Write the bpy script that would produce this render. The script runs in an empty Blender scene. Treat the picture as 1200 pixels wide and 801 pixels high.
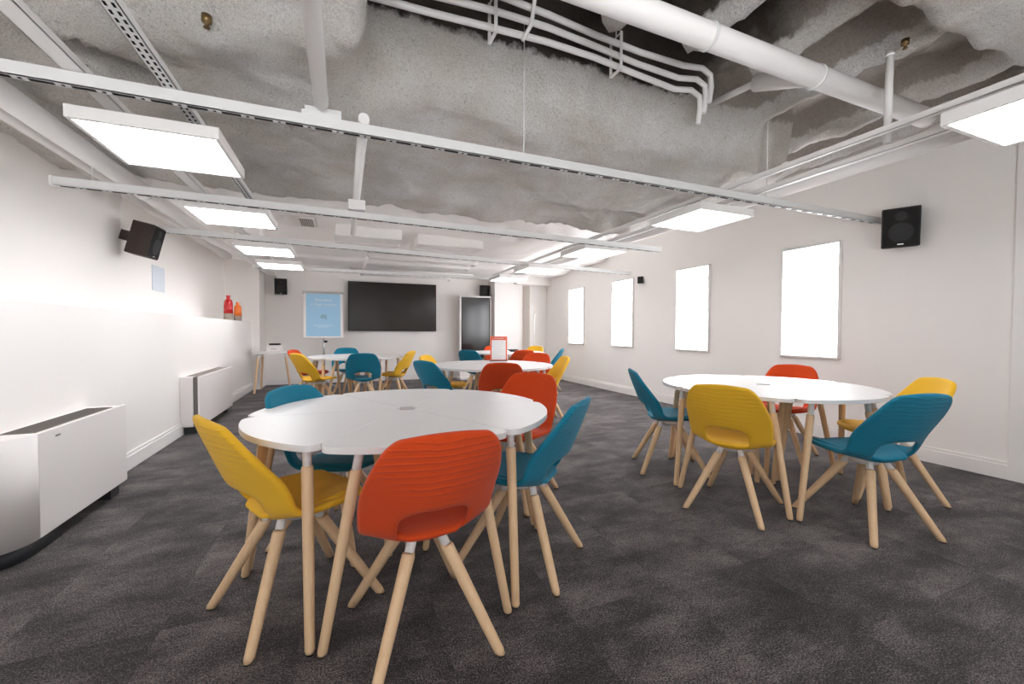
import bpy, bmesh, math, random
from mathutils import Vector, Matrix, noise
S = bpy.context.scene
COL = S.collection
random.seed(7)
R = math.radians

# ------------------------------------------------------------------ helpers
class MB:
    """collects simple shapes and links them as ONE mesh object"""
    def __init__(s): s.v = []; s.f = []; s.m = []; s.sm = []
    def add(s, vs, fs, mi=0, smooth=False):
        b = len(s.v); s.v += [tuple(v) for v in vs]
        for f in fs:
            s.f.append([b + i for i in f]); s.m.append(mi); s.sm.append(smooth)
    def box(s, a, b, mi=0):
        (x0, y0, z0), (x1, y1, z1) = a, b
        s.add([(x0,y0,z0),(x1,y0,z0),(x1,y1,z0),(x0,y1,z0),(x0,y0,z1),(x1,y0,z1),(x1,y1,z1),(x0,y1,z1)],
              [(0,3,2,1),(4,5,6,7),(0,1,5,4),(1,2,6,5),(2,3,7,6),(3,0,4,7)], mi)
    def tube(s, path, rad, n=14, mi=0, cap=True, flat_ends=False):
        path = [Vector(p) for p in path]
        if not isinstance(rad, (list, tuple)): rad = [rad] * len(path)
        vs = []; prev = None
        for i, p in enumerate(path):
            t = (path[min(i+1, len(path)-1)] - path[max(i-1, 0)]).normalized()
            if prev is None:
                ref = Vector((0,0,1)) if abs(t.z) < .9 else Vector((1,0,0))
                u = t.cross(ref).normalized()
            else:
                u = (prev - t * prev.dot(t)).normalized()
            prev = u; w = t.cross(u)
            for k in range(n):
                a = 2*math.pi*k/n
                q = p + (u*math.cos(a) + w*math.sin(a)) * rad[i]
                if flat_ends and i in (0, len(path)-1) and abs(t.z) > .1:
                    q = q - t * ((q.z - p.z) / t.z)
                vs.append(q)
        fs = []
        for i in range(len(path)-1):
            for k in range(n):
                fs.append((i*n+k, i*n+(k+1) % n, (i+1)*n+(k+1) % n, (i+1)*n+k))
        s.add(vs, fs, mi, True)
        if cap:
            L = len(path)-1
            s.add(vs[:n], [list(range(n))[::-1]], mi); s.add(vs[L*n:], [list(range(n))], mi)
    def lathe(s, prof, c=(0,0,0), n=28, mi=0):
        vs = []; fs = []
        for r, z in prof:
            for k in range(n):
                a = 2*math.pi*k/n; vs.append((c[0]+r*math.cos(a), c[1]+r*math.sin(a), c[2]+z))
        for i in range(len(prof)-1):
            for k in range(n): fs.append((i*n+k, i*n+(k+1) % n, (i+1)*n+(k+1) % n, (i+1)*n+k))
        s.add(vs, fs, mi, True)
        s.add(vs[:n], [list(range(n))[::-1]], mi); s.add(vs[-n:], [list(range(n))], mi)
    def prism(s, pts, z0, z1, mi=0, smooth=False):
        n = len(pts)
        s.add([(x, y, z0) for x, y in pts] + [(x, y, z1) for x, y in pts],
              [list(range(n))[::-1], list(range(n, 2*n))], mi)
        s.add([(x, y, z0) for x, y in pts] + [(x, y, z1) for x, y in pts],
              [(i, (i+1) % n, n+(i+1) % n, n+i) for i in range(n)], mi, smooth)
    def build(s, name, mats, parent=None, bevel=0, loc=None, rot=None):
        me = bpy.data.meshes.new(name)
        me.from_pydata(s.v, [], s.f)
        if not isinstance(mats, (list, tuple)): mats = [mats]
        for m in mats: me.materials.append(m)
        for p, mi, sm in zip(me.polygons, s.m, s.sm): p.material_index = mi; p.use_smooth = sm
        bm = bmesh.new(); bm.from_mesh(me)
        bmesh.ops.remove_doubles(bm, verts=bm.verts, dist=1e-5)
        bmesh.ops.recalc_face_normals(bm, faces=bm.faces)
        bm.to_mesh(me); bm.free(); me.update()
        o = bpy.data.objects.new(name, me); COL.objects.link(o)
        if parent: o.parent = parent
        if loc: o.location = loc
        if rot: o.rotation_euler = rot
        if bevel:
            md = o.modifiers.new('bevel', 'BEVEL'); md.width = bevel; md.segments = 2
            md.limit_method = 'ANGLE'; md.angle_limit = R(40)
        return o

def tag(o, label, cat, group=None):
    o['label'] = label; o['category'] = cat
    if group: o['group'] = group
    return o
def thing(name, label, cat, loc=(0,0,0), rz=0, group=None):
    o = bpy.data.objects.new(name, None); COL.objects.link(o)
    o.empty_display_size = .1
    o.location = loc; o.rotation_euler = (0, 0, rz)
    return tag(o, label, cat, group)
def struct(name, mb, mat, **k):
    o = mb.build(name, mat, **k); o['kind'] = 'structure'; return o
def children(o): return [c for c in ALLCH.get(o.name, [])]
def copy_tree(o, parent=None):
    c = o.copy(); COL.objects.link(c)
    if parent: c.parent = parent
    for ch in list(o.children): copy_tree(ch, c)
    return c

# ------------------------------------------------------------------ materials
def lin(c):
    return tuple(((v/255)/12.92 if v/255 <= .04045 else ((v/255+.055)/1.055)**2.4) for v in c) + (1,)
def mat(name, rgb=None, rough=.6, spec=.5, metal=0, sheen=0, emit=None, strength=0, coat=0):
    m = bpy.data.materials.new(name); m.use_nodes = True
    b = m.node_tree.nodes['Principled BSDF']
    if rgb: b.inputs['Base Color'].default_value = lin(rgb)
    b.inputs['Roughness'].default_value = rough; b.inputs['Metallic'].default_value = metal
    b.inputs['Specular IOR Level'].default_value = spec
    b.inputs['Sheen Weight'].default_value = sheen; b.inputs['Coat Weight'].default_value = coat
    if emit:
        b.inputs['Emission Color'].default_value = lin(emit); b.inputs['Emission Strength'].default_value = strength
    return m
class NT:
    def __init__(s, m): s.t = m.node_tree; s.b = s.t.nodes['Principled BSDF']
    def n(s, typ, **k):
        nd = s.t.nodes.new(typ)
        for a, v in k.items():
            if a.startswith('_'): nd.inputs[int(a[1:])].default_value = v
            else: setattr(nd, a, v)
        return nd
    def l(s, a, b): s.t.links.new(a, b)
    def coord(s, kind='Object'): return s.n('ShaderNodeTexCoord').outputs[kind]
    def noise(s, vec, scale, detail=4, rough=.55):
        x = s.n('ShaderNodeTexNoise'); x.inputs['Scale'].default_value = scale
        x.inputs['Detail'].default_value = detail; x.inputs['Roughness'].default_value = rough
        if vec is not None: s.l(vec, x.inputs['Vector'])
        return x.outputs['Fac']
    def ramp(s, fac, stops):
        r = s.n('ShaderNodeValToRGB'); e = r.color_ramp.elements
        e[0].position, e[0].color = stops[0][0], stops[0][1]
        e[1].position, e[1].color = stops[-1][0], stops[-1][1]
        for p, c in stops[1:-1]:
            q = e.new(p); q.color = c
        s.l(fac, r.inputs[0]); return r.outputs[0]
    def math(s, op, a, b=None, c=None):
        x = s.n('ShaderNodeMath', operation=op)
        for i, v in enumerate((a, b, c)):
            if v is None: continue
            if isinstance(v, (int, float)): x.inputs[i].default_value = v
            else: s.l(v, x.inputs[i])
        return x.outputs[0]
    def mix(s, f, a, b):
        x = s.n('ShaderNodeMix', data_type='RGBA')
        if isinstance(f, (int, float)): x.inputs[0].default_value = f
        else: s.l(f, x.inputs[0])
        for i, v in ((6, a), (7, b)):
            if isinstance(v, tuple): x.inputs[i].default_value = v
            else: s.l(v, x.inputs[i])
        return x.outputs[2]
    def bump(s, h, strength=.3, dist=.01):
        x = s.n('ShaderNodeBump'); x.inputs['Strength'].default_value = strength; x.inputs['Distance'].default_value = dist
        s.l(h, x.inputs['Height']); s.l(x.outputs[0], s.b.inputs['Normal'])

def m_wall():
    m = mat('painted_wall', (226, 221, 217), .75, .3); t = NT(m); c = t.coord()
    t.l(t.mix(t.noise(c, 1.3, 3), lin((238, 235, 232)), lin((242, 239, 236))), t.b.inputs['Base Color'])
    t.bump(t.noise(c, 220, 2), .06, .002); return m
def m_carpet():
    m = mat('carpet_tiles', None, .95, .15, sheen=.15); t = NT(m); c = t.coord()
    sc = t.n('ShaderNodeVectorMath', operation='SCALE'); t.l(c, sc.inputs[0]); sc.inputs['Scale'].default_value = 2.0
    ad = t.n('ShaderNodeVectorMath', operation='ADD'); t.l(sc.outputs[0], ad.inputs[0]); ad.inputs[1].default_value = (.32, .11, .5)
    fl = t.n('ShaderNodeVectorMath', operation='FLOOR'); t.l(ad.outputs[0], fl.inputs[0])
    wn = t.n('ShaderNodeTexWhiteNoise', noise_dimensions='3D'); t.l(fl.outputs[0], wn.inputs['Vector'])
    off = t.n('ShaderNodeVectorMath', operation='SCALE'); t.l(wn.outputs['Color'], off.inputs[0]); off.inputs['Scale'].default_value = 40
    # streaky cloud pattern, shifted from tile to tile
    mp = t.n('ShaderNodeMapping'); mp.inputs['Scale'].default_value = (1.0, 1.7, 1); mp.inputs['Rotation'].default_value = (0, 0, R(8)); t.l(c, mp.inputs['Vector'])
    a2 = t.n('ShaderNodeVectorMath', operation='ADD'); t.l(mp.outputs[0], a2.inputs[0]); t.l(off.outputs[0], a2.inputs[1])
    cl_t = t.noise(a2.outputs[0], 2.8, 6, .68)
    cl_g = t.noise(mp.outputs[0], 1.6, 5, .6)
    cl = t.math('ADD', t.math('MULTIPLY', cl_t, .66), t.math('MULTIPLY', cl_g, .42))
    fine = t.noise(c, 170, 2, .8); mid = t.noise(c, 55, 3, .7)
    f = t.math('ADD', cl, t.math('MULTIPLY', t.math('SUBTRACT', fine, .5), 1.3))
    f = t.math('ADD', f, t.math('MULTIPLY', t.math('SUBTRACT', mid, .5), .30))
    col = t.ramp(f, [(.36, lin((24, 20, 22))), (.49, lin((48, 43, 45))), (.60, lin((80, 74, 74))), (.76, lin((128, 121, 118)))])
    t.l(col, t.b.inputs['Base Color'])
    t.bump(t.math('ADD', fine, t.math('MULTIPLY', mid, .6)), .55, .006); return m
def m_ceiling():
    m = mat('sprayed_ceiling', None, .95, .1); t = NT(m); c = t.coord()
    sep = t.n('ShaderNodeSeparateXYZ'); t.l(c, sep.inputs[0])
    big = t.noise(c, 2.2, 4); mid = t.noise(c, 9, 5, .65); fine = t.noise(c, 60, 4, .8); grain = t.noise(c, 150, 3, .8)
    spray = t.mix(t.ramp(big, [(.35, (0,0,0,1)), (.62, (1,1,1,1))]), lin((238, 231, 223)), lin((254, 252, 249)))
    speck = t.ramp(fine, [(.34, lin((70, 62, 56))), (.47, (1, 1, 1, 1))])
    grainc = t.ramp(grain, [(.36, lin((150, 143, 136))), (.56, (1, 1, 1, 1))])
    mm = t.n('ShaderNodeMix', data_type='RGBA', blend_type='MULTIPLY')
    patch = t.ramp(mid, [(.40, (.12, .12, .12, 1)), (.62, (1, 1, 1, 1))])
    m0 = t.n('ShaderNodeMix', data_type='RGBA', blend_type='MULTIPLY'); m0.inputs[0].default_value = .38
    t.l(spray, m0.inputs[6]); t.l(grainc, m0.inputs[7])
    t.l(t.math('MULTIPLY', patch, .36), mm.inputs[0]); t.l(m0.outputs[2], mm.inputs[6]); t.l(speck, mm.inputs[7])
    # unsprayed concrete high inside the coffers, shade painted into its dark tone, ragged edge
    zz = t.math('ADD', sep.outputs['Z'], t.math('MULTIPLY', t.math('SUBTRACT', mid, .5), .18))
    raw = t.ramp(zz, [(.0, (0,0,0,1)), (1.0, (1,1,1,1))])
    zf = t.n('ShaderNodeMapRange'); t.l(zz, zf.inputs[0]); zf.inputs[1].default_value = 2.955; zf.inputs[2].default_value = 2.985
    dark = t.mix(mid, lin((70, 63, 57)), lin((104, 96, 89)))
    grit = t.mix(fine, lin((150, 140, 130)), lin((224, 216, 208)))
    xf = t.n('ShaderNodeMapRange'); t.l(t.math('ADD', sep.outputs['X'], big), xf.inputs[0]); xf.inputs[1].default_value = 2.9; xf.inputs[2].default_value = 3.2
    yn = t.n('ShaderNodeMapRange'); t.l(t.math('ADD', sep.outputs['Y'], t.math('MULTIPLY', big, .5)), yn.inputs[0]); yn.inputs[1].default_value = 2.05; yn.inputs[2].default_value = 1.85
    concrete = t.mix(t.math('MAXIMUM', xf.outputs[0], yn.outputs[0]), dark, grit)  # dark tone near the downstand paints in the shade of the unlit recess
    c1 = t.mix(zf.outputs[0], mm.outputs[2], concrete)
    # towards the back of the room the ceiling is painted over in plain white
    yf = t.n('ShaderNodeMapRange'); t.l(t.math('ADD', sep.outputs['Y'], t.math('MULTIPLY', mid, .6)), yf.inputs[0])
    yf.inputs[1].default_value = 4.9; yf.inputs[2].default_value = 5.5
    c2 = t.mix(yf.outputs[0], c1, lin((253, 251, 249)))
    t.l(c2, t.b.inputs['Base Color'])
    amp = t.math('SUBTRACT', 1.0, t.math('MULTIPLY', yf.outputs[0], .85))
    t.bump(t.math('MULTIPLY', t.math('ADD', fine, t.math('MULTIPLY', mid, .8)), amp), 1.0, .035); return m
def m_wood(name, rgb, rgb2):
    m = mat(name, rgb, .5, .4); t = NT(m); c = t.coord()
    mp = t.n('ShaderNodeMapping'); mp.inputs['Scale'].default_value = (30, 30, 2.2); t.l(c, mp.inputs['Vector'])
    t.l(t.mix(t.noise(mp.outputs[0], 2.2, 4), lin(rgb), lin(rgb2)), t.b.inputs['Base Color'])
    return m
def m_fabric(name, rgb, rgb2):
    m = mat(name, None, .9, .15, sheen=.12); t = NT(m); c = t.coord()
    sep = t.n('ShaderNodeSeparateXYZ'); t.l(c, sep.inputs[0])
    n1 = t.noise(c, 500, 2); n2 = t.noise(c, 5.5, 2, .4)
    t.l(t.mix(n1, lin(rgb), lin(rgb2)), t.b.inputs['Base Color'])
    # quilted ribs running across the backrest, gently wavy
    ph = t.math('ADD', t.math('MULTIPLY', sep.outputs['Z'], 2*math.pi/.0235), t.math('MULTIPLY', n2, 9))
    s = t.math('SINE', ph)
    s = t.math('POWER', t.math('ADD', t.math('MULTIPLY', s, .5), .5), 5)
    mr = t.n('ShaderNodeMapRange'); t.l(sep.outputs['Y'], mr.inputs[0])
    mr.inputs[1].default_value = -.23; mr.inputs[2].default_value = -.27
    sn = t.n('ShaderNodeSeparateXYZ'); t.l(t.coord('Normal'), sn.inputs[0])
    outer = t.math('LESS_THAN', sn.outputs['Y'], -.15)
    h = t.math('ADD', t.math('MULTIPLY', t.math('MULTIPLY', s, mr.outputs[0]), outer), t.math('MULTIPLY', n1, .25))
    t.bump(h, .55, .004); return m

M = dict(
    wall=m_wall(), carpet=m_carpet(), ceiling=m_ceiling(),
    base=mat('skirting_paint', (236, 234, 232), .45, .4),
    wood=m_wood('beech', (232, 202, 164), (214, 178, 138)),
    white=mat('white_laminate', (220, 218, 217), .34, .5),
    wplas=mat('white_powder_coat', (234, 230, 228), .45, .4),
    metal=mat('white_metal_paint', (236, 234, 232), .5, .4),
    galv=mat('grey_galvanised_steel', (222, 223, 222), .45, .5),
    slot=mat('slot_shadow_gap', (20, 18, 17), .9, .1),
    dark=mat('dark_plinth', (52, 54, 58), .6),
    black=mat('black_plastic', (26, 25, 25), .55, .4),
    grille=mat('black_speaker_grille', (32, 31, 31), .8, .3),
    brown=mat('dark_brown_plastic', (58, 48, 44), .6, .35),
    screen=mat('television_glass', (36, 30, 25), .22, .5),
    screen2=mat('kiosk_glass', (34, 34, 35), .16, .7),
    orange=m_fabric('orange_fabric', (190, 60, 20), (212, 78, 32)),
    yellow=m_fabric('yellow_fabric', (224, 170, 34), (238, 190, 58)),
    teal=m_fabric('teal_fabric', (18, 106, 132), (34, 128, 154)),
    panel=mat('light_diffuser', (255, 255, 255), .5, emit=(252, 252, 255), strength=3.1),
    window=mat('lit_window_pane', (255, 255, 255), .5, emit=(250, 251, 255), strength=3.1),
    blue=mat('blue_poster_paper', (160, 204, 234), .6),
    paper=mat('white_paper', (240, 240, 240), .6),
    greyp=mat('grey_print', (120, 128, 132), .7),
    sign=mat('orange_sign_frame', (232, 110, 84), .5),
    chrome=mat('brushed_aluminium', (190, 190, 190), .35, metal=.8),
    red=mat('red_glaze', (190, 32, 36), .25, coat=.3), ora=mat('orange_glaze', (240, 120, 40), .25, coat=.3),
    clay=mat('grey_clay', (150, 138, 126), .8),
    pale=mat('pale_blue_panel', (208, 216, 224), .5),
    brass=mat('brass_nozzle', (120, 100, 66), .4, metal=.8),
    vent=mat('grey_vent_grille', (128, 120, 114), .7),
    dgrey=mat('dark_grey_trim', (108, 103, 99), .6),
)

# ------------------------------------------------------------------ camera
cam = bpy.data.cameras.new('camera'); co = bpy.data.objects.new('camera', cam); COL.objects.link(co)
cam.sensor_fit = 'HORIZONTAL'; cam.sensor_width = 36; cam.lens = 484.4/1200*36; cam.clip_start = .02
yaw, pitch, roll = R(22.11), R(-1.479), R(.208)
f = Vector((math.sin(yaw)*math.cos(pitch), math.cos(yaw)*math.cos(pitch), math.sin(pitch)))
r = Vector((math.cos(yaw), -math.sin(yaw), 0)); u = r.cross(f)
r, u = r*math.cos(roll)+u*math.sin(roll), -r*math.sin(roll)+u*math.cos(roll)
co.matrix_world = Matrix(((r.x, u.x, -f.x, 0), (r.y, u.y, -f.y, 0), (r.z, u.z, -f.z, 1.15), (0, 0, 0, 1)))
S.camera = co

# ------------------------------------------------------------------ room shell
XL, XU, XR, YB, YF = -1.66, -2.09, 4.83, 9.98, -2.2
b = MB(); b.box((-2.3, YF-.2, -.1), (5.1, YB+.3, 0)); struct('floor', b, M['carpet'])
b = MB(); b.box((XU-.2, YF, 0), (XU, YB, 3.2)); b.box((XU-.01, YF, 0), (XL, YB-.02, 1.315))
struct('wall_left', b, M['wall'], bevel=.006)
b = MB(); b.box((XR, YF, 0), (XR+.2, YB, 3.25)); struct('wall_right', b, M['wall'])
b = MB(); b.box((XU-.2, YB, 0), (XR+.2, YB+.2, 3.2)); struct('wall_back', b, M['wall'])
b = MB(); b.box((XU-.2, YF-.2, 0), (-1.8, YF, 3.2)); b.box((1.7, YF-.2, 0), (XR+.2, YF, 3.2)); b.box((-1.8, YF-.2, 2.5), (1.7, YF, 3.2)); struct('wall_front', b, M['wall'])  # unseen wall, its opening added to let world light fill the room
b = MB(); b.box((XR-.022, .75, 0), (XR, 1.516, 3.1)); struct('trim_1', b, M['base'], bevel=.003)
b = MB(); b.box((XU, 9.3, 1.315), (-1.66, YB, 2.5)); b.box((-1.67, 9.3, 0), (-1.52, YB, 2.5)); struct('pillar', b, M['wall'], bevel=.006)
b = MB(); b.box((3.40, 9.5, 0), (4.14, YB, 2.6)); struct('pillar', b, M['wall'], bevel=.006)
b = MB(); b.box((4.36, 9.55, 0), (XR, YB, 2.6)); struct('pillar', b, M['wall'], bevel=.006)
b = MB(); b.box((3.9, 9.3, 2.3), (XR, YB, 2.52)); struct('beam', b, M['wall'], bevel=.01)
# skirting boards: a taller lower board with a stepped top
def skirt(name, x0, y0, x1, y1, nx, ny):
    b = MB()
    for d, z in ((.020, .112), (.012, .138)):
        b.box((min(x0, x1)+min(0, nx*d), min(y0, y1)+min(0, ny*d), 0), (max(x0, x1)+max(0, nx*d), max(y0, y1)+max(0, ny*d), z))
    struct(name, b, M['base'], bevel=.002)
skirt('baseboard_left', XL, YF, XL, 9.3, 1, 0)
skirt('baseboard_right', XR, 1.516, XR, YB, -1, 0)
skirt('baseboard_back', -1.52, YB, 3.4, YB, 0, -1)
b = MB(); b.box((XU, YF, 2.50), (XU+.035, 9.3, 2.56)); b.box((XU, YF, 2.62), (XU+.30, 9.3, 2.66)); struct('trim_2', b, M['metal'], bevel=.003)
# lit windows, a shallow box frame round a glowing white pane
for i, (y0, y1) in enumerate(((2.738, 3.333), (4.412, 5.013), (6.083, 6.682), (7.732, 8.335))):
    b = MB(); z0, z1, d, w = .890, 2.094, .035, .022
    b.box((XR-d, y0-w, z0-w), (XR, y0, z1+w)); b.box((XR-d, y1, z0-w), (XR, y1+w, z1+w))
    b.box((XR-d, y0, z0-w), (XR, y1, z0)); b.box((XR-d, y0, z1), (XR, y1, z1+w))
    wf = struct('window_%d' % (i+1), b, M['metal'], bevel=.003)
    p = MB(); p.box((XR-.026, y0, z0), (XR-.018, y1, z1)); p.build('window_pane', M['window'], wf)

# ceiling: slab with ribs, a deep sprayed downstand across the room, lower painted ceiling beyond
def ss(a, b_, x):
    t = min(1, max(0, (x-a)/(b_-a))); return t*t*(3-2*t)
def zc(x, y):
    P = Vector((x, y, 0))
    n1 = noise.noise(P*1.1+Vector((3, 1, 0))); n2 = noise.noise(P*3.1); n3 = noise.noise(P*8.0); n4 = noise.noise(P*19)
    wob = n2*.10 + n3*.045
    slab = 3.32 - .20*max(ss(2.3, 2.6, x), 1-ss(1.5, 1.75, y))
    z = slab
    for c in (-.4, .2, .8, 1.4, 2.0, 2.6, 3.2, 4.0, 4.55):
        d = abs(x + n2*.04 - c); z = min(z, slab - (slab-2.88)*(1-ss(.03, .14, d))*(1 - ss(2.02, 2.12, y)*(1-ss(2.75, 2.85, x))*(1-ss(4.2, 4.3, y))))
    d = abs(y + n2*.03 - 1.12); z = min(z, slab-(slab-2.80)*(1-ss(.12, .20, d)))
    z = min(z, slab-(slab-2.88)*(1-ss(.10, .2, abs(y-.2))))
    # main downstand
    lip = 4.50 + .05*noise.noise(Vector((x*1.6, 0, 2))) + .02*n3
    y0 = 2.50 + n3*.02
    m = ss(y0-.07, y0+.07, y)*(1-ss(lip-.02, lip+.04, y))*(1-ss(3.66, 3.71, x))
    zb = 2.47 + .06*(1-ss(y0, y0+.5, y)) + n1*.035 - .05*ss(3.9, 4.5, y)
    h = ss(0, 1, (1.05-math.hypot((x-2.86)/.46, (y-3.98)/.20))/.35)          # pocket left open in the soffit
    zb += .22*h
    z = z*(1-m) + zb*m
    # low sprayed part on the left, nearer than the downstand
    m2 = (1-ss(.08, .16, x+n3*.02))*(1-ss(2.5, 2.8, y))
    zl = 2.60 - .10*ss(2.0, 2.15, y+.3*x) + n1*.03
    z = z*(1-m2) + min(z, zl)*m2
    # torn opening in the spray at the left
    a = -1.08; dx, dy = x-a, y-2.76
    uu, vv = dx*math.cos(R(55))+dy*math.sin(R(55)), -dx*math.sin(R(55))+dy*math.cos(R(55))
    h2 = ss(0, 1, (1.0-math.hypot(uu/.31, vv/.11)+n3*.15)/.25)
    z += .32*h2
    # beyond the lip
    if y > lip-.02:
        zz = 2.74 + n1*.03
        zz = zz - .20*ss(5.25, 5.32, y+n2*.05)
        zz += .15*ss(.0, .06, .19-abs(x+.55))*ss(0, .06, .26-abs(y-5.95))
        zz += .14*ss(.0, .06, .16-abs(x-2.35))*ss(0, .06, .2-abs(y-5.75))
        zz += .12*ss(0, .06, .7-abs(x+.2))*ss(0, .06, .18-abs(y-7.3))
        zz -= .05*ss(8.4, 8.5, y)
        k = ss(lip-.02, lip+.04, y)*(1-ss(3.66, 3.8, x)*(1-ss(6.5, 7, y)))
        z = z*(1-k)+zz*k
    far = 1-.8*ss(5.0, 5.6, y)
    return z + (wob*.45 + n4*.018)*far
b = MB(); st = .045
nx = int((XR+.1-(XU-.1))/st)+1; ny = int((YB+.1-(YF-.1))/st)+1
vs = [(XU-.1+i*st, YF-.1+j*st, zc(XU-.1+i*st, YF-.1+j*st)) for j in range(ny) for i in range(nx)]
fs = [(j*nx+i, (j+1)*nx+i, (j+1)*nx+i+1, j*nx+i+1) for j in range(ny-1) for i in range(nx-1)]
b.add(vs, fs, 0, True)
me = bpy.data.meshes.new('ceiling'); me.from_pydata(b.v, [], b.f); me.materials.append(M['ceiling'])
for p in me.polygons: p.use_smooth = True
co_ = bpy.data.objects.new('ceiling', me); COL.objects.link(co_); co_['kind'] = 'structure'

# ------------------------------------------------------------------ ceiling services
def rail(a, bb, label, h=.058, w=.040):
    a, bb = Vector(a), Vector(bb); L = (bb-a).length; ang = math.atan2(bb.y-a.y, bb.x-a.x)
    t = thing('slotted_rail', label, 'rail', a, ang, 'slotted steel rails hung across the ceiling')
    m = MB(); m.box((0, -w/2, 0), (L, w/2, .004)); m.box((0, -w/2, 0), (L, -w/2+.004, h)); m.box((0, w/2-.004, 0), (L, w/2, h))
    x = .05
    while x < L-.12:
        m.box((x, -.009, -.0015), (x+.080, .009, .001), 1); m.box((x+.102, -.006, -.0015), (x+.114, .006, .001), 1); x += .136
    m.build('channel', [M['galv'], M['slot']], t)
    for q_ in (.012, L-.016):
        e = MB(); e.box((q_-.008, -w/2-.004, -.004), (q_+.008, w/2+.004, h+.004)); e.build('end_bracket', M['metal'], t, bevel=.002)
    return t
rail((-1.95, 2.40, 2.20), (4.82, 2.40, 2.20), 'grey slotted rail crossing the whole room closest to the camera')
rail((-1.84, 3.80, 2.13), (3.62, 4.06, 2.15), 'slotted rail crossing above the second left ceiling light')
rail((-1.84, 5.46, 2.18), (4.82, 6.18, 2.24), 'slotted rail ending on the right wall above the second farthest window')
rail((-1.40, 8.02, 2.19), (3.3, 7.95, 2.19), 'slotted rail farthest from the camera, just in front of the television wall')
def runner(x, y0, y1, z, label, w=.041, perf=True):
    t = thing('slotted_strut', label, 'strut', (x, y0, z), 0, 'struts running lengthwise along the ceiling')
    L = y1-y0; m = MB(); m.box((-w/2, 0, 0), (w/2, L, .003)); m.box((-w/2, 0, 0), (-w/2+.003, L, .035)); m.box((w/2-.003, 0, 0), (w/2, L, .035))
    y = .03
    while y < L-.05 and perf:
        m.box((-w*.3, y, -.0015), (-w*.14, y+.022, .001), 1); m.box((w*.14, y, -.0015), (w*.3, y+.022, .001), 1); y += .042
    m.build('channel', [M['galv' if perf else 'metal'], M['slot']], t)
    y = .9
    while y < L:
        e = MB(); e.box((-w/2-.006, y, .036), (w/2+.006, y+.03, .042)); e.build('fixing_plate', M['metal'], t); y += 1.52
runner(-.735, -.5, 5.3, 2.26, 'perforated strut passing over the right side of the left lights', .055)
runner(-1.07, -.5, 7.9, 2.262, 'plain strut passing over the left side of the left lights', .075, False)
runner(2.80, -.5, 7.9, 2.262, 'thin strut above the left side of the right hand lights', .03, False)
runner(3.10, -.5, 7.9, 2.262, 'strut above the right side of the right hand lights', .04, False)
def pipe(path, rad, label, name='pipe', m='metal', clips=(), n=18, cat='pipe', group=None):
    t = thing(name, label, cat, path[0], 0, group)
    o = Vector(path[0]); q = MB(); q.tube([Vector(p)-o for p in path], rad, n); q.build(name+'_body', M[m], t)
    for c in clips:
        c0, c1 = Vector(c[0])-o, Vector(c[1])-o
        k = MB(); k.tube([c0, c1], rad*1.12, n); k.build('pipe_clip', M['galv'], t)
    return t
pipe([(-.5, 1.62, 2.68), (3.86, 1.66, 2.68)], .062, 'thick white pipe crossing the upper right of the ceiling', clips=[((1.75, 1.64, 2.68), (1.765, 1.64, 2.68)), ((2.62, 1.65, 2.68), (2.635, 1.65, 2.68))])
pipe([(-.1, -1.5, 2.30), (-.1, 2.33, 2.30)], .034, 'white pipe running towards the camera and ending at the nearest rail')
pipe([(.11, 2.47, 2.33), (.11, 4.6, 2.33), (.11, 5.4, 2.33)], .030, 'slim white pipe running on behind the nearest rail')
pipe([(-1.62, -1.5, 2.36), (-1.62, 6.0, 2.36), (-1.60, 6.6, 2.36), (-1.45, 7.6, 2.33), (-1.35, 9.9, 2.30)], .065, 'long white pipe along the left wall above the lights', clips=[((-1.62, 2.75, 2.36), (-1.62, 2.765, 2.36)), ((-1.62, 4.6, 2.36), (-1.62, 4.615, 2.36))])
pipe([(-1.86, -1.5, 2.44), (-1.86, 8.6, 2.44)], .05, 'white pipe tucked between left wall and larger pipe')
pipe([(3.36, -1.5, 2.32), (3.36, 8.6, 2.32)], .05, 'white pipe running lengthwise beside the right hand lights')
pipe([(3.60, -1.5, 2.42), (3.60, 2.60, 2.42)], .016, 'thin white tube lengthwise above the right hand pipe')
pipe([(3.07, 1.5, 2.30), (3.07, 1.5, 2.84)], .02, 'upright white pipe dropping from the ribs in front of the thick pipe', clips=[((3.07, 1.5, 2.82), (3.07, 1.5, 2.835))])
pipe([(2.66, 1.66, 2.70), (2.60, 2.02, 2.84)], .055, 'short thick branch leaving the thick white pipe')
pipe([(2.60, 2.02, 2.84), (2.66, 2.40, 2.92)], .022, 'slanting thin white pipe between the thick pipe and the concrete beam')
for i, (yy, zz, r_, lab) in enumerate(((7.0, 2.36, .05, 'near'), (7.45, 2.33, .04, 'middle'), (8.9, 2.30, .03, 'far'))):
    pipe([(.35, yy, zz), (2.1, yy+.03, zz), (2.16, yy+.06, zz-.0), (2.2, yy+.3, zz)], r_, '%s one of three white pipes above the television' % {'near': 'nearest', 'middle': 'middle', 'far': 'farthest'}[lab])
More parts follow.
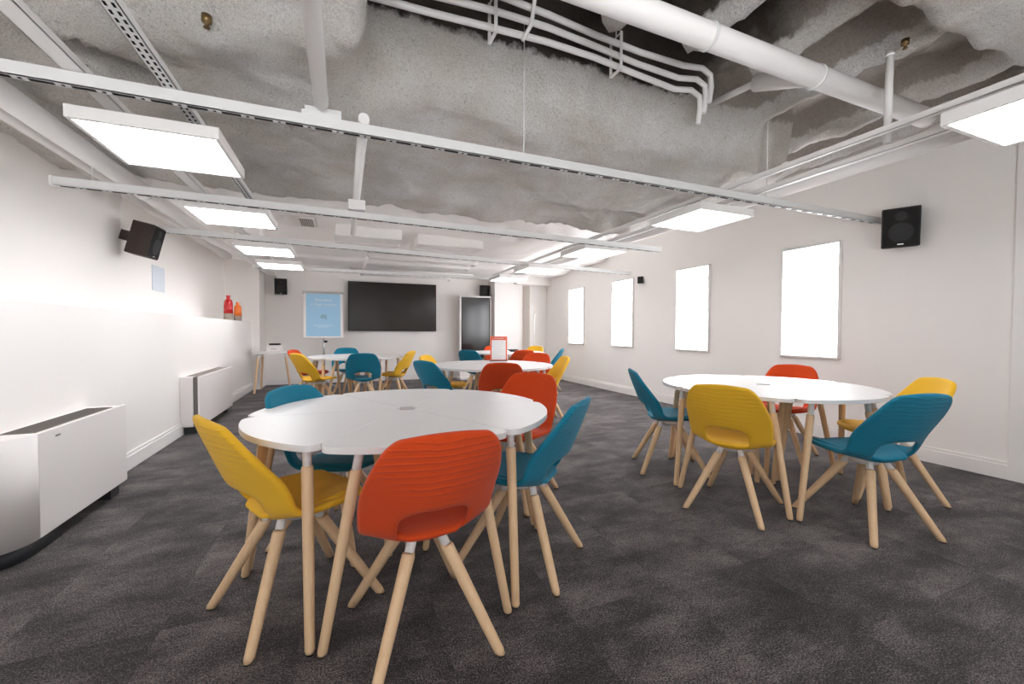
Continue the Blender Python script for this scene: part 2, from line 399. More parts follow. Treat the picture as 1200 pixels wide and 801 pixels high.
# bundle of conduits in the gap above the downstand
for i, (z, y, lab) in enumerate(((2.90, 2.33, 'lowest'), (2.965, 2.30, 'middle'), (3.03, 2.27, 'highest'))):
    pts = [(.1+.35*k, y+.015*math.sin(k*1.3+i), z+.03*math.sin(k*.62+i*.3)) for k in range(7)] + [(2.34+.02*i, y, z+.00), (2.42+.02*i, y, z-.03), (2.45+.02*i, y+.02, z-.10), (2.45+.02*i, y+.04, z-.2)]
    pipe(pts, .019, '%s of three white conduits above the concrete beam' % lab, 'conduit', n=12, cat='conduit', group='conduits bundled above the concrete beam')
for x, lab in ((.80, 'left'), (1.66, 'right')):
    t = thing('conduit_hanger', 'white strap hanger round the three conduits, %s one of two' % lab, 'hanger', (x, 2.30, 2.87), 0, 'strap hangers of the conduits')
    q = MB(); q.box((0, -.045, -.02), (.02, .065, -.014)); q.box((0, -.047, -.02), (.02, -.044, .22)); q.box((0, .065, -.02), (.02, .068, .22)); q.box((.006, -.045, .21), (.014, .065, .216)); q.build('strap', M['metal'], t)
    q = MB(); q.tube([(.01, .01, .21), (.01, .01, .47)], .004, 8); q.build('rod', M['galv'], t)
pipe([(.5, 2.05, 3.12), (1.6, 2.1, 3.1), (2.5, 2.12, 3.08)], .016, 'separate thin conduit high in the dark coffers', 'conduit', n=10, cat='conduit')
b = MB(); b.tube([(1.02, 2.12, 3.2), (1.03, 2.2, 3.08), (1.03, 2.25, 2.95), (.99, 2.29, 2.87)], .012, 10); tag(b.build('cable', M['metal']), 'short white cable hooked down over the conduits', 'cable')
# hanger wires
for i, (x, y, z0, z1, lab) in enumerate(((1.05, 2.40, 2.25, 3.1, 'thin wire holding the nearest rail above the middle of the room'),
        (3.24, 2.40, 2.25, 3.1, 'thin wire holding the nearest rail at the beam end'),
        (-1.62, 3.80, 2.17, 2.75, 'thin wire holding the free left end of the second rail'),
        (2.86, 4.02, 2.19, 2.62, 'thin wire holding the second rail under the ceiling pocket'))):
    b = MB(); b.tube([(0, 0, 0), (0, 0, z1-z0)], .003, 6); tag(b.build('hanger_wire', M['metal'], loc=(x, y, z0)), lab, 'wire', 'hanger wires')
# stepped steel plate on the near rail
t = thing('junction_plate', 'stepped grey steel bracket on the nearest rail under a pipe end', 'bracket', (-.10, 2.43, 2.205))
b = MB(); b.box((-.095, -.052, .05), (.095, .05, .075)); b.box((-.08, -.045, .075), (.095, .05, .10)); b.build('plate', M['galv'], t, bevel=.003)
t = thing('junction_plate', 'white square bracket on the second rail under a slim pipe', 'bracket', (.11, 3.90, 2.20))
b = MB(); b.box((-.07, -.05, 0), (.07, .05, .085)); b.build('plate', M['metal'], t, bevel=.004)
# red valve lever on the left pipe
t = thing('valve', 'small red lever on the pipe along the left wall', 'valve', (-1.38, 4.35, 2.27))
b = MB(); b.box((-.05, -.03, 0), (.045, .01, .012)); b.build('lever', mat('red_lever', (200, 60, 50), .5), t, bevel=.003)
b = MB(); b.tube([(.03, 0, 0), (.12, .0, .02)], .010, 8); b.build('stem', M['brass'], t)
for x, y, z, lab in ((-.55, 2.22, 2.50, 'brass sprinkler nozzle in the sprayed ceiling at upper left'), (3.10, 1.44, 2.86, 'brass sprinkler nozzle beside the upright white pipe')):
    b = MB(); b.lathe([(.020, .03), (.020, .0), (.009, -.004), (.007, -.018), (.013, -.021), (.013, -.024)][::-1], n=14)
    tag(b.build('sprinkler', M['brass'], loc=(x, y, z)), lab, 'sprinkler', 'sprinklers')
# ventilation ducts: white boxes on the far ceiling
for x0, y0, x1, y1, z0, z1, lab in ((-.1, 5.9, .75, 6.7, 2.40, 2.62, 'white boxed duct on the ceiling left of the television'),
        (1.0, 6.1, 2.0, 6.9, 2.41, 2.62, 'white boxed duct on the ceiling right of the television'),
        (-1.3, 6.3, -1.02, 6.75, 2.30, 2.6, 'small white duct stub over the left lights')):
    t = thing('duct', lab, 'duct', (x0, y0, z0)); b = MB(); b.box((0, 0, 0), (x1-x0, y1-y0, z1-z0)); b.build('duct_casing', M['metal'], t, bevel=.012)
    b = MB(); b.box((-.012, (y1-y0)*.5, -.012), (x1-x0+.012, (y1-y0)*.5+.03, z1-z0)); b.build('flange', M['metal'], t, bevel=.003)

t = thing('vent_grille', 'grey slatted ventilation opening in the ceiling left of the slim pipe', 'vent', (-.50, 5.55, 2.49))
q = MB(); q.box((0, 0, 0), (.17, .42, .02)); q.build('frame', M['metal'], t, bevel=.003)
q = MB()
for k in range(7): q.box((.015+k*.021, .02, -.004), (.026+k*.021, .40, .001))
q.build('slats', M['vent'], t)
pipe([(-1.0, 8.6, 2.36), (.1, 8.62, 2.36), (.1, 8.62, 2.36), (2.6, 8.66, 2.36)], .022, 'thin white pipe close to the back wall under the ceiling')
pipe([(.34, 6.95, 2.30), (.34, 9.0, 2.30)], .028, 'white pipe running lengthwise above the television', clips=[((.34, 7.3, 2.3), (.34, 7.32, 2.3))])
# light panels: shallow box housing, glowing diffuser
def light(x, y, label, z=2.13, s=.60, side='left'):
    t = thing('ceiling_light', label, 'light', (x, y, z), 0, 'square light panels in the %s row' % side)
    b = MB(); h = s/2; w = .020
    b.box((-h, -h, 0), (-h+w, h, .06)); b.box((h-w, -h, 0), (h, h, .06)); b.box((-h+w, -h, 0), (h-w, -h+w, .06)); b.box((-h+w, h-w, 0), (h-w, h, .06))
    b.box((-h+w, -h+w, .012), (h-w, h-w, .06)); b.build('housing', M['metal'], t, bevel=.002)
    b = MB(); b.box((-h+w, -h+w, .004), (h-w, h-w, .011)); b.build('diffuser', M['panel'], t)
    for sx in (-.15, .15):
        b = MB(); b.tube([(sx, 0, .06), (sx, 0, .135)], .004, 6); b.build('hanger', M['galv'], t)
for y, lab in ((2.86, 'glowing square ceiling light nearest the camera in the left row'), (4.33, 'second ceiling light of the left row, behind the nearest one'),
               (5.98, 'third ceiling light of the left row'), (7.28, 'farthest ceiling light of the left row, above the flip chart')):
    light(-.89, y, lab)
for y, lab in ((.78, 'glowing ceiling light cut by the right edge of the photo'), (2.80, 'large ceiling light of the right row in front of the nearest window'),
               (4.50, 'third ceiling light of the right row counted from the photo edge'), (6.10, 'fourth ceiling light of the right row, left of the far windows'), (7.38, 'farthest ceiling light of the right row, above the tall screen')):
    light(2.93, y, lab, side='right')
light(-.89, -.9, 'ceiling light of the left row behind the camera'); light(2.93, -1.0, 'ceiling light of the right row behind the camera', side='right')

# ------------------------------------------------------------------ chairs
ROWS = [(.238, .440, .150, -.030, .000), (.222, .456, .190, -.018, .004), (.13, .451, .222, 0, .012), (.0, .437, .234, .002, .026),
        (-.08, .425, .238, .010, .038), (-.146, .417, .238, .042, .074), (-.190, .450, .242, .080, .078), (-.230, .552, .246, .096, .036),
        (-.254, .612, .243, .084, .018), (-.278, .676, .233, .066, .006), (-.301, .738, .216, .046, -.002), (-.322, .800, .192, .030, -.008), (-.332, .838, .150, .020, -.014)]
US = [-1, -.88, -.50, -.26, 0, .26, .50, .88, 1]
def shell_mesh(m):
    vs = []
    for j, (y, z, hw, ey, ez) in enumerate(ROWS):
        for uu in US:
            e = abs(uu)**1.9
            yy, zz, w = y+ey*e, z+ez*e, hw*uu
            if j == 7 and abs(uu) == .50: zz -= .034; yy += .018
            vs.append((w, yy, zz))
    n = len(US); fs = []
    for j in range(len(ROWS)-1):
        for i in range(n-1):
            if j in (5, 6) and 2 <= i <= 5: continue
            fs.append((j*n+i, j*n+i+1, (j+1)*n+i+1, (j+1)*n+i))
    me = bpy.data.meshes.new('shell'); me.from_pydata(vs, [], fs); me.materials.append(m)
    for p in me.polygons: p.use_smooth = True
    return me
def pad_mesh(m):
    rows = [(.200, .463, .16), (.165, .467, .188), (.08, .463, .20), (-.01, .453, .195), (-.07, .446, .170), (-.12, .446, .135), (-.150, .445, .110), (-.166, .436, .085)]
    us = [-1, -.8, -.4, 0, .4, .8, 1]; vs = []
    for y, z, hw in rows:
        for uu in us: vs.append((hw*uu, y, z - .005 + .022*(abs(uu)*hw/.24)**2))
    n = len(us); fs = [(j*n+i, j*n+i+1, (j+1)*n+i+1, (j+1)*n+i) for j in range(len(rows)-1) for i in range(n-1)]
    me = bpy.data.meshes.new('seat_pad'); me.from_pydata(vs, [], fs); me.materials.append(m)
    for p in me.polygons: p.use_smooth = True
    return me
def leg_mesh(name, top, foot, r0, r1, z_cut, m, glide=True):
    """tapered round leg from z_cut down to the floor, tip cut level with the floor"""
    top, foot = Vector(top), Vector(foot)
    def P(z): return foot + (top-foot)*((z-foot.z)/(top.z-foot.z))
    zs = [(z_cut, r0*.80), (z_cut-.003, r0*.90), (z_cut-.012, r0)] + [(z_cut-.012-(z_cut-.02-foot.z)*k/6, r0+(r1-r0)*k/6) for k in range(1, 6)] + [(foot.z+.008, r1), (foot.z, r1*.82)]
    q = MB(); q.tube([P(z) for z, _ in zs], [rr for _, rr in zs], 16, flat_ends=True)
    return q
def make_chair(col, label):
    t = thing('shell_chair', label, 'chair')
    for nm, fn in (('shell', shell_mesh), ('seat_pad', pad_mesh)):
        o = bpy.data.objects.new(nm, fn(M[col])); COL.objects.link(o); o.parent = t
        s = o.modifiers.new('thickness', 'SOLIDIFY'); s.thickness = .030 if nm == 'shell' else .020; s.offset = 0 if nm == 'shell' else -.2
        s = o.modifiers.new('smooth', 'SUBSURF'); s.levels = 1; s.render_levels = 2
    q = MB(); q.lathe([(.06, .372), (.075, .385), (.085, .418)], n=20); q.build('underframe', M['wplas'], t)
    for sx in (-1, 1):
        for sy in (-1, 1):
            top = (sx*.050, sy*.060-.015, .405); foot = (sx*(.217 if sy < 0 else .226), sy*.255, .006)
            l = leg_mesh('leg', top, foot, .0238, .0178, .362, M['wood']).build('leg', M['wood'], t)
            T, F = Vector(top), Vector(foot); k = lambda z: F+(T-F)*((z-F.z)/(T.z-F.z))
            q = MB(); q.tube([k(.358), k(.425)], [.0175, .0165], 14); q.build('leg_socket', M['wplas'], l)
            q = MB(); q.tube([k(.0), k(.007)], [.012, .013], 12, flat_ends=True); q.build('glide', M['black'], l)
    return t
PROTO = {}
def chair(x, y, heading, col, label, group):
    if col not in PROTO:
        t = PROTO[col] = make_chair(col, label)
    else:
        t = copy_tree(PROTO[col]); t['label'] = label
    t['group'] = group
    t.location = (x, y, 0); t.rotation_euler = (0, 0, R(heading-90))
    return t
G1, G2, G3, G4, G5 = ('chairs around the large front left table', 'chairs around the table by the windows', 'chairs around the far left table',
                      'chairs around the middle table with the orange sign', 'chairs around the farthest table')
chair(.27, 1.585, 95, 'orange', 'orange shell chair in the foreground seen from behind, back opening facing the camera', G1)
chair(-.19, 1.95, 28, 'yellow', 'yellow shell chair leaning back at the left of the front table', G1)
chair(.825, 1.905, 135, 'teal', 'teal shell chair seen side-on at the right of the front table', G1)
chair(-.035, 2.465, -36, 'teal', 'teal shell chair tucked behind the far left side of the front table', G1)
chair(1.10, 2.66, 220, 'orange', 'orange shell chair at the far right of the front table, smooth inner back showing', G1)
chair(2.38, 1.958, 25.4, 'yellow', 'yellow shell chair with its back to the camera at the window side table', G2)
chair(2.89, 1.485, 76, 'teal', 'teal shell chair nearest the camera at the window side table, wide back opening', G2)
chair(2.545, 2.72, -30, 'teal', 'teal shell chair at the left end of the window side table', G2)
chair(3.78, 2.60, 200, 'orange', 'orange shell chair behind the window side table, below the nearest window', G2)
chair(3.60, 1.74, 143, 'yellow', 'yellow shell chair half hidden behind the teal one at the window side table', G2)
chair(-.37, 6.65, 35, 'yellow', 'yellow shell chair left of the far left table, below the flip chart', G3)
chair(-.5, 7.6, -20, 'orange', 'orange red shell chair almost hidden behind a yellow one at far left', G3)
chair(.03, 8.0, -92, 'teal', 'teal shell chair beyond the far left table, facing the camera', G3)
chair(.27, 6.52, 85, 'teal', 'teal shell chair in front of the far left table, back to the camera', G3)
chair(.73, 6.87, 152, 'yellow', 'yellow shell chair at the right side of the far left table', G3)
chair(1.06, 4.62, 28, 'teal', 'teal shell chair at the left side of the middle table', G4)
chair(1.24, 5.28, -35, 'yellow', 'yellow shell chair behind the teal one at the left of the middle table', G4)
chair(1.58, 4.2, 72, 'orange', 'orange shell chair in front of the middle table, ribbed back to the camera', G4)
chair(2.42, 5.30, 222, 'orange', 'orange shell chair behind the right end of the middle table', G4)
chair(2.33, 4.72, 168, 'yellow', 'yellow shell chair at the right end of the middle table', G4)
chair(2.17, 6.95, 40, 'teal', 'dark teal shell chair left of the farthest table, below the tall screen', G5)
chair(2.87, 6.78, 88, 'orange', 'orange shell chair in front of the farthest table, right of the orange sign', G5)
chair(3.53, 6.99, 144, 'teal', 'teal shell chair right of the farthest table, near the last window', G5)
chair(3.02, 8.25, -90, 'orange', 'bright orange shell chair beyond the farthest table, left of the sign', G5)
chair(3.62, 8.0, 212, 'yellow', 'yellow shell chair beyond the farthest table, right of the sign', G5)

# ------------------------------------------------------------------ petal tables
TZ, TH = .745, .025
def petal_outline():
    Ro, rf, g, r_in = .735, .056, .0006, .048
    al = math.asin((rf+g)/(Ro-rf)); pts = []
    def seam(r, s): # point on the seam line, s = -1/+1
        a = R(30)*s; return Vector((r*math.cos(a)+g*math.sin(a)*1, r*math.sin(a)-s*g*math.cos(a)))
    d = math.sqrt((Ro-rf)**2-(rf+g)**2)
    for s in (-1, 1):
        ca = s*(R(30)-al); cx, cy = (Ro-rf)*math.cos(ca), (Ro-rf)*math.sin(ca)
        a0, a1 = s*R(30)+s*R(90), ca
        arc = [(cx+rf*math.cos(a0+(a1-a0)*k/9), cy+rf*math.sin(a0+(a1-a0)*k/9)) for k in range(10)]
        if s < 0: pts += arc
        else:
            pts += [((Ro)*math.cos(-(R(30)-al)+2*(R(30)-al)*k/16), Ro*math.sin(-(R(30)-al)+2*(R(30)-al)*k/16)) for k in range(1, 16)]
            pts += arc[::-1]
    h = r_in*math.tan(R(30))-g
    pts += [(r_in, h), (r_in, -h)]
    return pts
OX = .42
def make_petal(label):
    t = thing('petal_table', label, 'table')
    pts = [(x-OX, y) for x, y in petal_outline()]
    q = MB(); q.prism(pts, TZ-TH, TZ, smooth=False); q.build('tabletop', M['white'], t, bevel=.0014)
    def legat(top, foot):
        l = leg_mesh('leg', top, foot, .0220, .0172, .640, M['wood']).build('leg', M['wood'], t)
        T, F = Vector(top), Vector(foot); k = lambda z: F+(T-F)*((z-F.z)/(T.z-F.z))
        c = MB(); c.tube([k(.636), k(TZ-TH)], [.0165, .0165], 16, flat_ends=True); c.build('leg_connector', M['wplas'], l)
        c = MB(); c.tube([k(0), k(.007)], [.0115, .0125], 12, flat_ends=True); c.build('glide', M['black'], l)
    for s in (-1, 1):
        a = s*R(30); rad = Vector((math.cos(a), math.sin(a))); tan = Vector((math.sin(a), -math.cos(a)))*s  # towards the petal's middle
        fo = rad*.735 + tan*.024; to = rad*.625 + tan*.112
        legat((to.x-OX, to.y, TZ-TH), (fo.x-OX, fo.y, .006))
    legat((.19-OX, 0, TZ-TH), (.105-OX, 0, .006))
    return t
PT = None
def petal(x, y, ang, label, group=None):
    global PT
    if PT is None: t = PT = make_petal(label)
    else:
        t = copy_tree(PT); t['label'] = label
    if group: t['group'] = group
    elif 'group' in t: del t['group']
    t.location = (x+OX*math.cos(ang), y+OX*math.sin(ang), 0); t.rotation_euler = (0, 0, ang)
    return t
DIR = ['farthest', 'far left', 'near left', 'nearest', 'near right', 'far right']
for cx, cy, rot, nm in ((.301, 2.207, -3.04, 'the large front left table'), (3.013, 2.228, -9.6, 'the window side table'), (.20, 7.12, -10, 'the far left table'),
                        (1.68, 4.77, -46, 'the middle table with the sign'), (2.95, 7.6, 0, 'the farthest table')):
    view = math.degrees(math.atan2(cy, cx))
    ms = sorted(((rot+30+60*k) for k in range(6)), key=lambda a: (a-view+30) % 360)
    for k, a in enumerate(ms):
        petal(cx, cy, R(a), 'white petal-shaped table with beech legs, %s segment of %s' % (DIR[k], nm), 'segments of ' + nm)
petal(-.86, 8.98, R(180), 'white petal table standing alone in the back left corner', 'single table in the corner')

# ------------------------------------------------------------------ fan coil units
def fcu(y0, y1, label, slotted):
    # y0 = start of rounded near end, y1 = far end; front face at X = -1.445
    xf, xb, z0, z1, rr = -1.445, XL+.001, .085, .622, .19
    t = thing('fan_coil_unit', label, 'heater', (xf, y0, 0), 0, 'white fan coil heaters along the left wall')
    ox, oy = xf, y0
    arc = [(xf-rr+rr*math.cos(a), y0+rr-rr*math.sin(a)) for a in [R(90)*k/12 for k in range(13)]]
    def sub(pts): return [(x-ox, y-oy) for x, y in pts]
    yf = y0+.30
    if not slotted: yf = y0+.20
    q = MB(); q.prism(sub([(xb, y0)] + arc[::-1] + [(xf, yf-(.06 if slotted else 0)), (xb, yf-(.06 if slotted else 0))]), z0, z1, smooth=True); q.build('end_cap', M['wplas'], t)
    if slotted:
        q = MB(); q.box((xb-ox, yf-.06-oy, z0+.01), (xf-.006-ox, yf+.002-oy, z1-.004)); q.build('service_gap', M['dgrey'], t)
    q = MB(); q.box((xb-ox, yf+.002-oy, z0), (-.022, y1-oy, z1-.006)); q.build('casing', M['wplas'], t, bevel=.004)
    q = MB(); q.box((-.021, yf+.003-oy, z0-.004), (.0, y1-oy, z1)); q.build('front_panel', M['wplas'], t, bevel=.005)
    q = MB()
    q.box((xb+.045-ox, yf+.05-oy, z1-.0065), (-.035, y1-.10-oy, z1-.002)); q.build('top_grille', M['vent'], t)
    g = MB(); y = yf+.06
    while y < y1-.11:
        g.box((xb+.048-ox, y-oy, z1-.003), (-.038, y+.004-oy, z1-.0005)); y += .016
    g.build('grille_bars', M['dgrey'], t)
    q = MB(); q.prism(sub([(xb, y0+.03)] + [(x-.025, y+.02) for x, y in arc[::-1]] + [(xf-.025, y0+.42), (xb, y0+.42)]), 0, z0, smooth=True); q.build('plinth', M['dark'], t)
    q = MB(); q.box((xb-ox, y1-.16-oy, 0), (-.03, y1-.05-oy, z0)); q.build('plinth', M['dark'], t)
    q = MB(); q.box((xb-ox, y0+.42-oy, 0), (-.14, y1-.16-oy, z0)); q.build('back_plate', M['black'], t)
    return t
F1 = fcu(2.64, 3.76, 'low white heater unit with rounded end in the left foreground', False)
def fcu_flat(y0, y1, label):
    xf, xb, z0, z1 = -1.478, XL+.001, .085, .640
    t = thing('fan_coil_unit', label, 'heater', (xf, y0, 0), 0, 'white fan coil heaters along the left wall')
    X = lambda v: v-xf
    q = MB(); q.box((X(xb), 0, z0), (X(xf-.062), .05, z1)); q.build('end_cap', M['wplas'], t, bevel=.008)
    q = MB(); q.box((X(xf-.064), .008, z0+.01), (X(xf-.020), y1-y0, z1-.006)); q.build('service_gap', M['dgrey'], t)
    q = MB(); q.box((X(xb), .052, z0), (X(xf-.066), y1-y0, z1-.006)); q.build('casing', M['wplas'], t)
    q = MB(); q.box((-.020, 0, z0-.004), (0, y1-y0, z1)); q.build('front_panel', M['wplas'], t, bevel=.005)
    q = MB(); q.box((X(xb)+.03, .12, z1-.0065), (-.028, y1-y0-.10, z1-.002)); q.build('top_grille', M['vent'], t)
    q = MB(); q.box((X(xb), .05, 0), (-.05, .20, z0)); q.build('plinth', M['dark'], t)
    q = MB(); q.box((X(xb), y1-y0-.16, 0), (-.05, y1-y0-.05, z0)); q.build('plinth', M['dark'], t)
fcu_flat(5.50, 6.95, 'low white heater unit farther along the left wall, grey vertical gap')

# ------------------------------------------------------------------ text helper
def text(s, size, m, parent, loc, rot, name='lettering', ext=.0008, align='CENTER', label=None):
    cu = bpy.data.curves.new(name, 'FONT'); cu.body = s; cu.size = size; cu.align_x = align; cu.extrude = ext
    cu.materials.append(m); tmp = bpy.data.objects.new('tmp', cu); COL.objects.link(tmp)
    me = bpy.data.meshes.new_from_object(tmp.evaluated_get(bpy.context.evaluated_depsgraph_get())); me.name = name
    bpy.data.objects.remove(tmp); bpy.data.curves.remove(cu)
    if not me.materials: me.materials.append(m)
    o = bpy.data.objects.new(name, me); COL.objects.link(o); o.parent = parent
    o.location = loc; o.rotation_euler = rot; return o
text('AERMEC', .013, M['dgrey'], F1, (.0005, .36, .574), (R(90), 0, R(90)))

# ------------------------------------------------------------------ wall things
def speaker(name, label, loc, rot, w, h, d, body, wedge=.03, bracket=.1, badge=True):
    """local: front faces -Y, back at +Y"""
    t = thing(name, label, 'speaker', loc); t.rotation_euler = rot
    q = MB()
    pts = [(-w/2, 0), (w/2, 0), (w/2, d*.45), (w/2-wedge, d), (-w/2+wedge, d), (-w/2, d*.45)]
    q.prism(pts, -h/2, h/2); q.build('cabinet', body, t, bevel=.008)
    q = MB(); q.box((-w/2+.012, -.006, -h/2+.012), (w/2-.012, .001, h/2-.012)); q.build('grille', M['grille'], t, bevel=.004)
    q = MB(); q.tube([(0, -.0065, -h*.12), (0, -.010, -h*.12)], w*.33, 24); q.build('woofer', M['black'], t)
    q = MB(); q.tube([(0, -.0065, h*.28), (0, -.010, h*.28)], w*.16, 20); q.build('tweeter', M['black'], t)
    if badge:
        q = MB(); q.box((-w*.08, -.009, -h*.44), (w*.08, -.0055, -h*.415)); q.build('badge', M['chrome'], t)
    q = MB(); q.box((-.025, d-.002, -.05), (.025, d+bracket, .05)); q.build('bracket', body, t, bevel=.004)
    return t
speaker('speaker', 'dark brown speaker tilted down from the left wall', (-1.78, 5.34, 2.04), (R(14), 0, R(88)), .25, .33, .20, M['brown'], bracket=.10)
speaker('speaker', 'black speaker on the right wall beside the nearest window', (4.66, 2.16, 2.10), (R(6), 0, R(-62)), .26, .35, .14, M['black'], bracket=.05)
speaker('speaker', 'black speaker on the back wall left of the flip chart', (-1.21, 9.76, 2.06), (R(6), 0, R(4)), .23, .33, .18, M['black'], bracket=.035)
speaker('speaker', 'black speaker peeking over the tall screen', (3.24, 9.76, 2.13), (R(6), 0, 0), .23, .30, .18, M['black'], bracket=.035)
speaker('sensor_box', 'tiny black device on the right wall between two windows', (4.77, 5.84, 2.05), (0, 0, R(-60)), .10, .12, .04, M['black'], .01, .02, False)['category'] = 'sensor'
t = thing('wall_panel', 'pale blue rectangular panel on the left wall under the speaker', 'panel', (XU, 6.29, 1.77))
q = MB(); q.box((.0, -.18, -.15), (.008, .18, .15)); q.build('panel_sheet', M['pale'], t, bevel=.002)
t = thing('speaker_cable', 'thin white conduit above the left wall speaker', 'cable', (XU+.02, 5.36, 2.06))
q = MB(); q.tube([(0, 0, 0), (0, 0, .44)], .008, 8); q.build('conduit_tube', M['metal'], t)

# vases
def vase(x, y, h, rad, m, label):
    t = thing('vase', label, 'vase', (x, y, 1.315), 0, 'bottle vases on the left wall ledge')
    q = MB(); q.lathe([(rad*.92, 0), (rad, .01), (rad, h*.27)], n=28); q.build('clay_base', M['clay'], t)
    q = MB(); q.lathe([(rad, h*.27), (rad*.97, h*.5), (rad*.93, h*.70), (rad*.78, h*.80), (rad*.42, h*.85), (rad*.38, h*.93), (rad*.48, h*.985), (rad*.44, h)], n=28); q.build('glazed_body', m, t)
vase(-1.752, 8.03, .405, .066, M['red'], 'tall red bottle vase with grey base on the ledge')
vase(-1.730, 8.56, .33, .060, M['ora'], 'shorter orange bottle vase with grey base on the ledge')

# television
t = thing('television', 'large black wall-mounted television, switched off', 'television', (1.07, YB-.05, 1.70))
q = MB(); q.box((-.985, -.03, -.555), (.985, .03, .555)); q.build('casing', M['black'], t, bevel=.004)
q = MB(); q.box((-.970, -.0335, -.535), (.970, -.029, .542)); q.build('screen', M['screen'], t)
q = MB(); q.box((-.4, .03, -.3), (.4, .05, .3)); q.build('wall_mount', M['black'], t)

# tall kiosk screen
t = thing('digital_kiosk', 'tall upright touch screen with white frame, dark glossy display', 'kiosk', (2.96, 9.62, 0))
w, h = .80, 2.0
q = MB(); q.box((-w/2, 0, .05), (-w/2+.035, .09, h)); q.box((w/2-.035, 0, .05), (w/2, .09, h)); q.box((-w/2+.035, 0, h-.035), (w/2-.035, .09, h)); q.box((-w/2+.035, 0, .05), (w/2-.035, .09, .18)); q.box((-w/2+.035, .05, .18), (w/2-.035, .09, h-.035)); q.build('frame', M['wplas'], t, bevel=.004)
q = MB(); q.box((-w/2+.035, .006, .18), (w/2-.035, .048, h-.035)); q.build('bezel', M['black'], t)
q = MB(); q.box((-w/2+.055, .002, .22), (w/2-.055, .007, h-.055)); q.build('screen', M['screen2'], t)
q = MB(); q.box((-w/2-.03, -.2, 0), (w/2+.03, .3, .05)); q.build('foot', M['wplas'], t, bevel=.005)

# flip chart
t = thing('flip_chart', 'flip chart easel with a light blue poster clipped on', 'easel', (-.38, 9.12, 0), R(2))
bd = MB(); bd.box((-.36, -.012, 0), (.36, .012, .94)); board = bd.build('board', M['wplas'], t, bevel=.004, loc=(0, 0, 1.0), rot=(R(-8), 0, 0))
q = MB(); q.box((-.315, -.0155, .035), (.315, -.0122, .90)); ps = q.build('poster', M['blue'], board)
q = MB(); q.box((-.38, -.022, .905), (.38, .02, .955)); q.build('clamp_bar', M['chrome'], board, bevel=.004)
RX = (R(90), 0, 0)
text('Bienvenue', .075, M['paper'], board, (0, -.0165, .755), RX)
text('au Village Innovation', .058, M['paper'], board, (0, -.0165, .665), RX)
text('dij', .13, M['greyp'], board, (.0, -.0165, .40), RX, 'logo')
text('Espace de travail collaboratif\net de formation', .031, M['paper'], board, (0, -.0165, .25), RX)
q = MB(); q.tube([(0, .03, .55), (0, .03, 1.05)], .016, 12); q.build('pole', M['chrome'], t)
q = MB(); q.tube([(0, .03, .12), (0, .03, .56)], .021, 12); q.build('pole_sleeve', M['dgrey'], t)
q = MB(); q.tube([(.02, .03, .93), (.06, .01, .93)], .022, 14); q.build('knob', M['black'], t)
for a in (90, 210, 330):
    q = MB(); q.tube([(0, .03, .14), (.30*math.cos(R(a)), .03+.30*math.sin(R(a)), .014)], .012, 10); q.build('leg', M['chrome'], t)

# coat stand
t = thing('coat_stand', 'slim white coat stand in the back right corner', 'coat stand', (4.30, 9.15, 0))
q = MB(); q.tube([(0, 0, .02), (0, 0, 1.70)], .016, 12); q.build('pole', M['wplas'], t)
q = MB(); q.lathe([(.17, 0), (.17, .012), (.03, .025)], n=28); q.build('base', M['wplas'], t)
for a in range(0, 360, 90):
    c, s_ = math.cos(R(a+20)), math.sin(R(a+20))
    q = MB(); q.tube([(0, 0, 1.60), (.05*c, .05*s_, 1.64), (.11*c, .11*s_, 1.72), (.14*c, .14*s_, 1.745)], [.009, .009, .009, .013], 10); q.build('hook', M['wplas'], t)

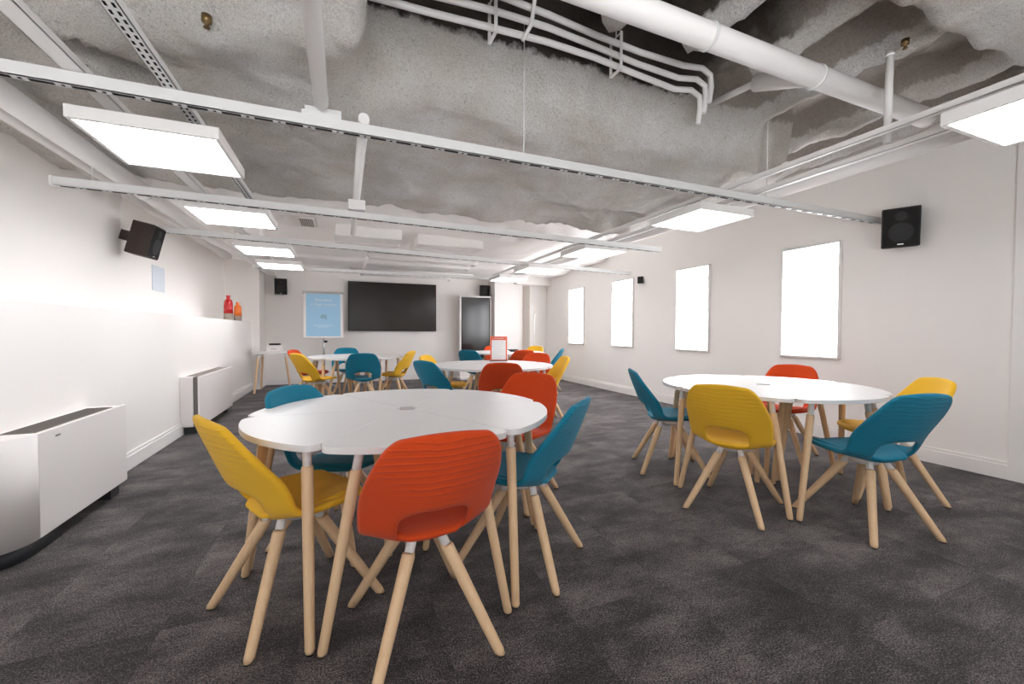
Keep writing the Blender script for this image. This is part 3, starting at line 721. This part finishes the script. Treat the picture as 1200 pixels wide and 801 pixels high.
# sign on the middle table
t = thing('table_sign', 'orange framed sign with a white printed page on the middle table', 'sign', (1.95, 5.28, TZ), R(-18))
q = MB(); q.box((-.115, -.012, .0), (.115, .012, .335)); fr = q.build('frame', M['sign'], t, bevel=.004)
q = MB(); q.box((-.095, -.0145, .02), (.095, -.0118, .285)); q.build('page', M['paper'], t)
text('INFORMATION', .019, M['paper'], t, (0, -.0135, .302), RX)
q = MB()
for k in range(9): q.box((-.078, -.0155, .255-k*.026), (-.078+(.15, .13, .155, .11, .15, .14, .09, .15, .12)[k], -.0143, .259-k*.026))
q.build('printed_lines', mat('pale_print', (205, 200, 205), .7), t)
q = MB(); q.box((-.12, -.045, 0), (.12, .045, .008)); q.build('base', M['dgrey'], t, bevel=.002)

# dark dish on the farthest table
q = MB(); q.lathe([(.03, 0), (.05, .003), (.115, .04), (.12, .044), (.11, .040), (.04, .010)], n=28)
tag(q.build('bowl', M['dark'], loc=(3.12, 7.62, TZ+.0005)), 'dark grey shallow bowl on the farthest table', 'bowl')

# small white printer-like device on the corner table
t = thing('desk_device', 'small white box with a black top on the corner table', 'device', (-1.22, 8.98, TZ+.0005), R(-8))
q = MB(); q.box((-.12, -.09, 0), (.12, .09, .125)); q.build('casing', M['wplas'], t, bevel=.012)
q = MB(); q.box((-.085, -.07, .125), (.085, .07, .16)); q.build('top_panel', M['black'], t, bevel=.008)
q = MB(); q.box((-.045, -.0925, .05), (.045, -.0895, .06)); q.build('slot', M['greyp'], t)

# ------------------------------------------------------------------ world and view
w = bpy.data.worlds.new('world'); S.world = w; w.use_nodes = True
WUP, WDN = .32, 2.3
wt = w.node_tree; bg = wt.nodes['Background']
tc = wt.nodes.new('ShaderNodeTexCoord'); sx = wt.nodes.new('ShaderNodeSeparateXYZ'); wt.links.new(tc.outputs['Generated'], sx.inputs[0])
mr = wt.nodes.new('ShaderNodeMapRange'); wt.links.new(sx.outputs['Z'], mr.inputs[0])
mr.inputs[1].default_value = -.22; mr.inputs[2].default_value = -.05; mr.inputs[3].default_value = WDN; mr.inputs[4].default_value = WUP
wt.links.new(mr.outputs[0], bg.inputs[1]); bg.inputs[0].default_value = (.97, .98, 1, 1)   # lower half brightened to light the ceiling through the added front opening
S.view_settings.view_transform = 'Standard'; S.view_settings.look = 'None'; S.view_settings.gamma = 1
S.view_settings.use_curve_mapping = False; S.view_settings.exposure = 2.15
S.cycles.use_denoising = True
S.cycles.max_bounces = 20; S.cycles.diffuse_bounces = 20
S.cycles.sample_clamp_indirect = 8
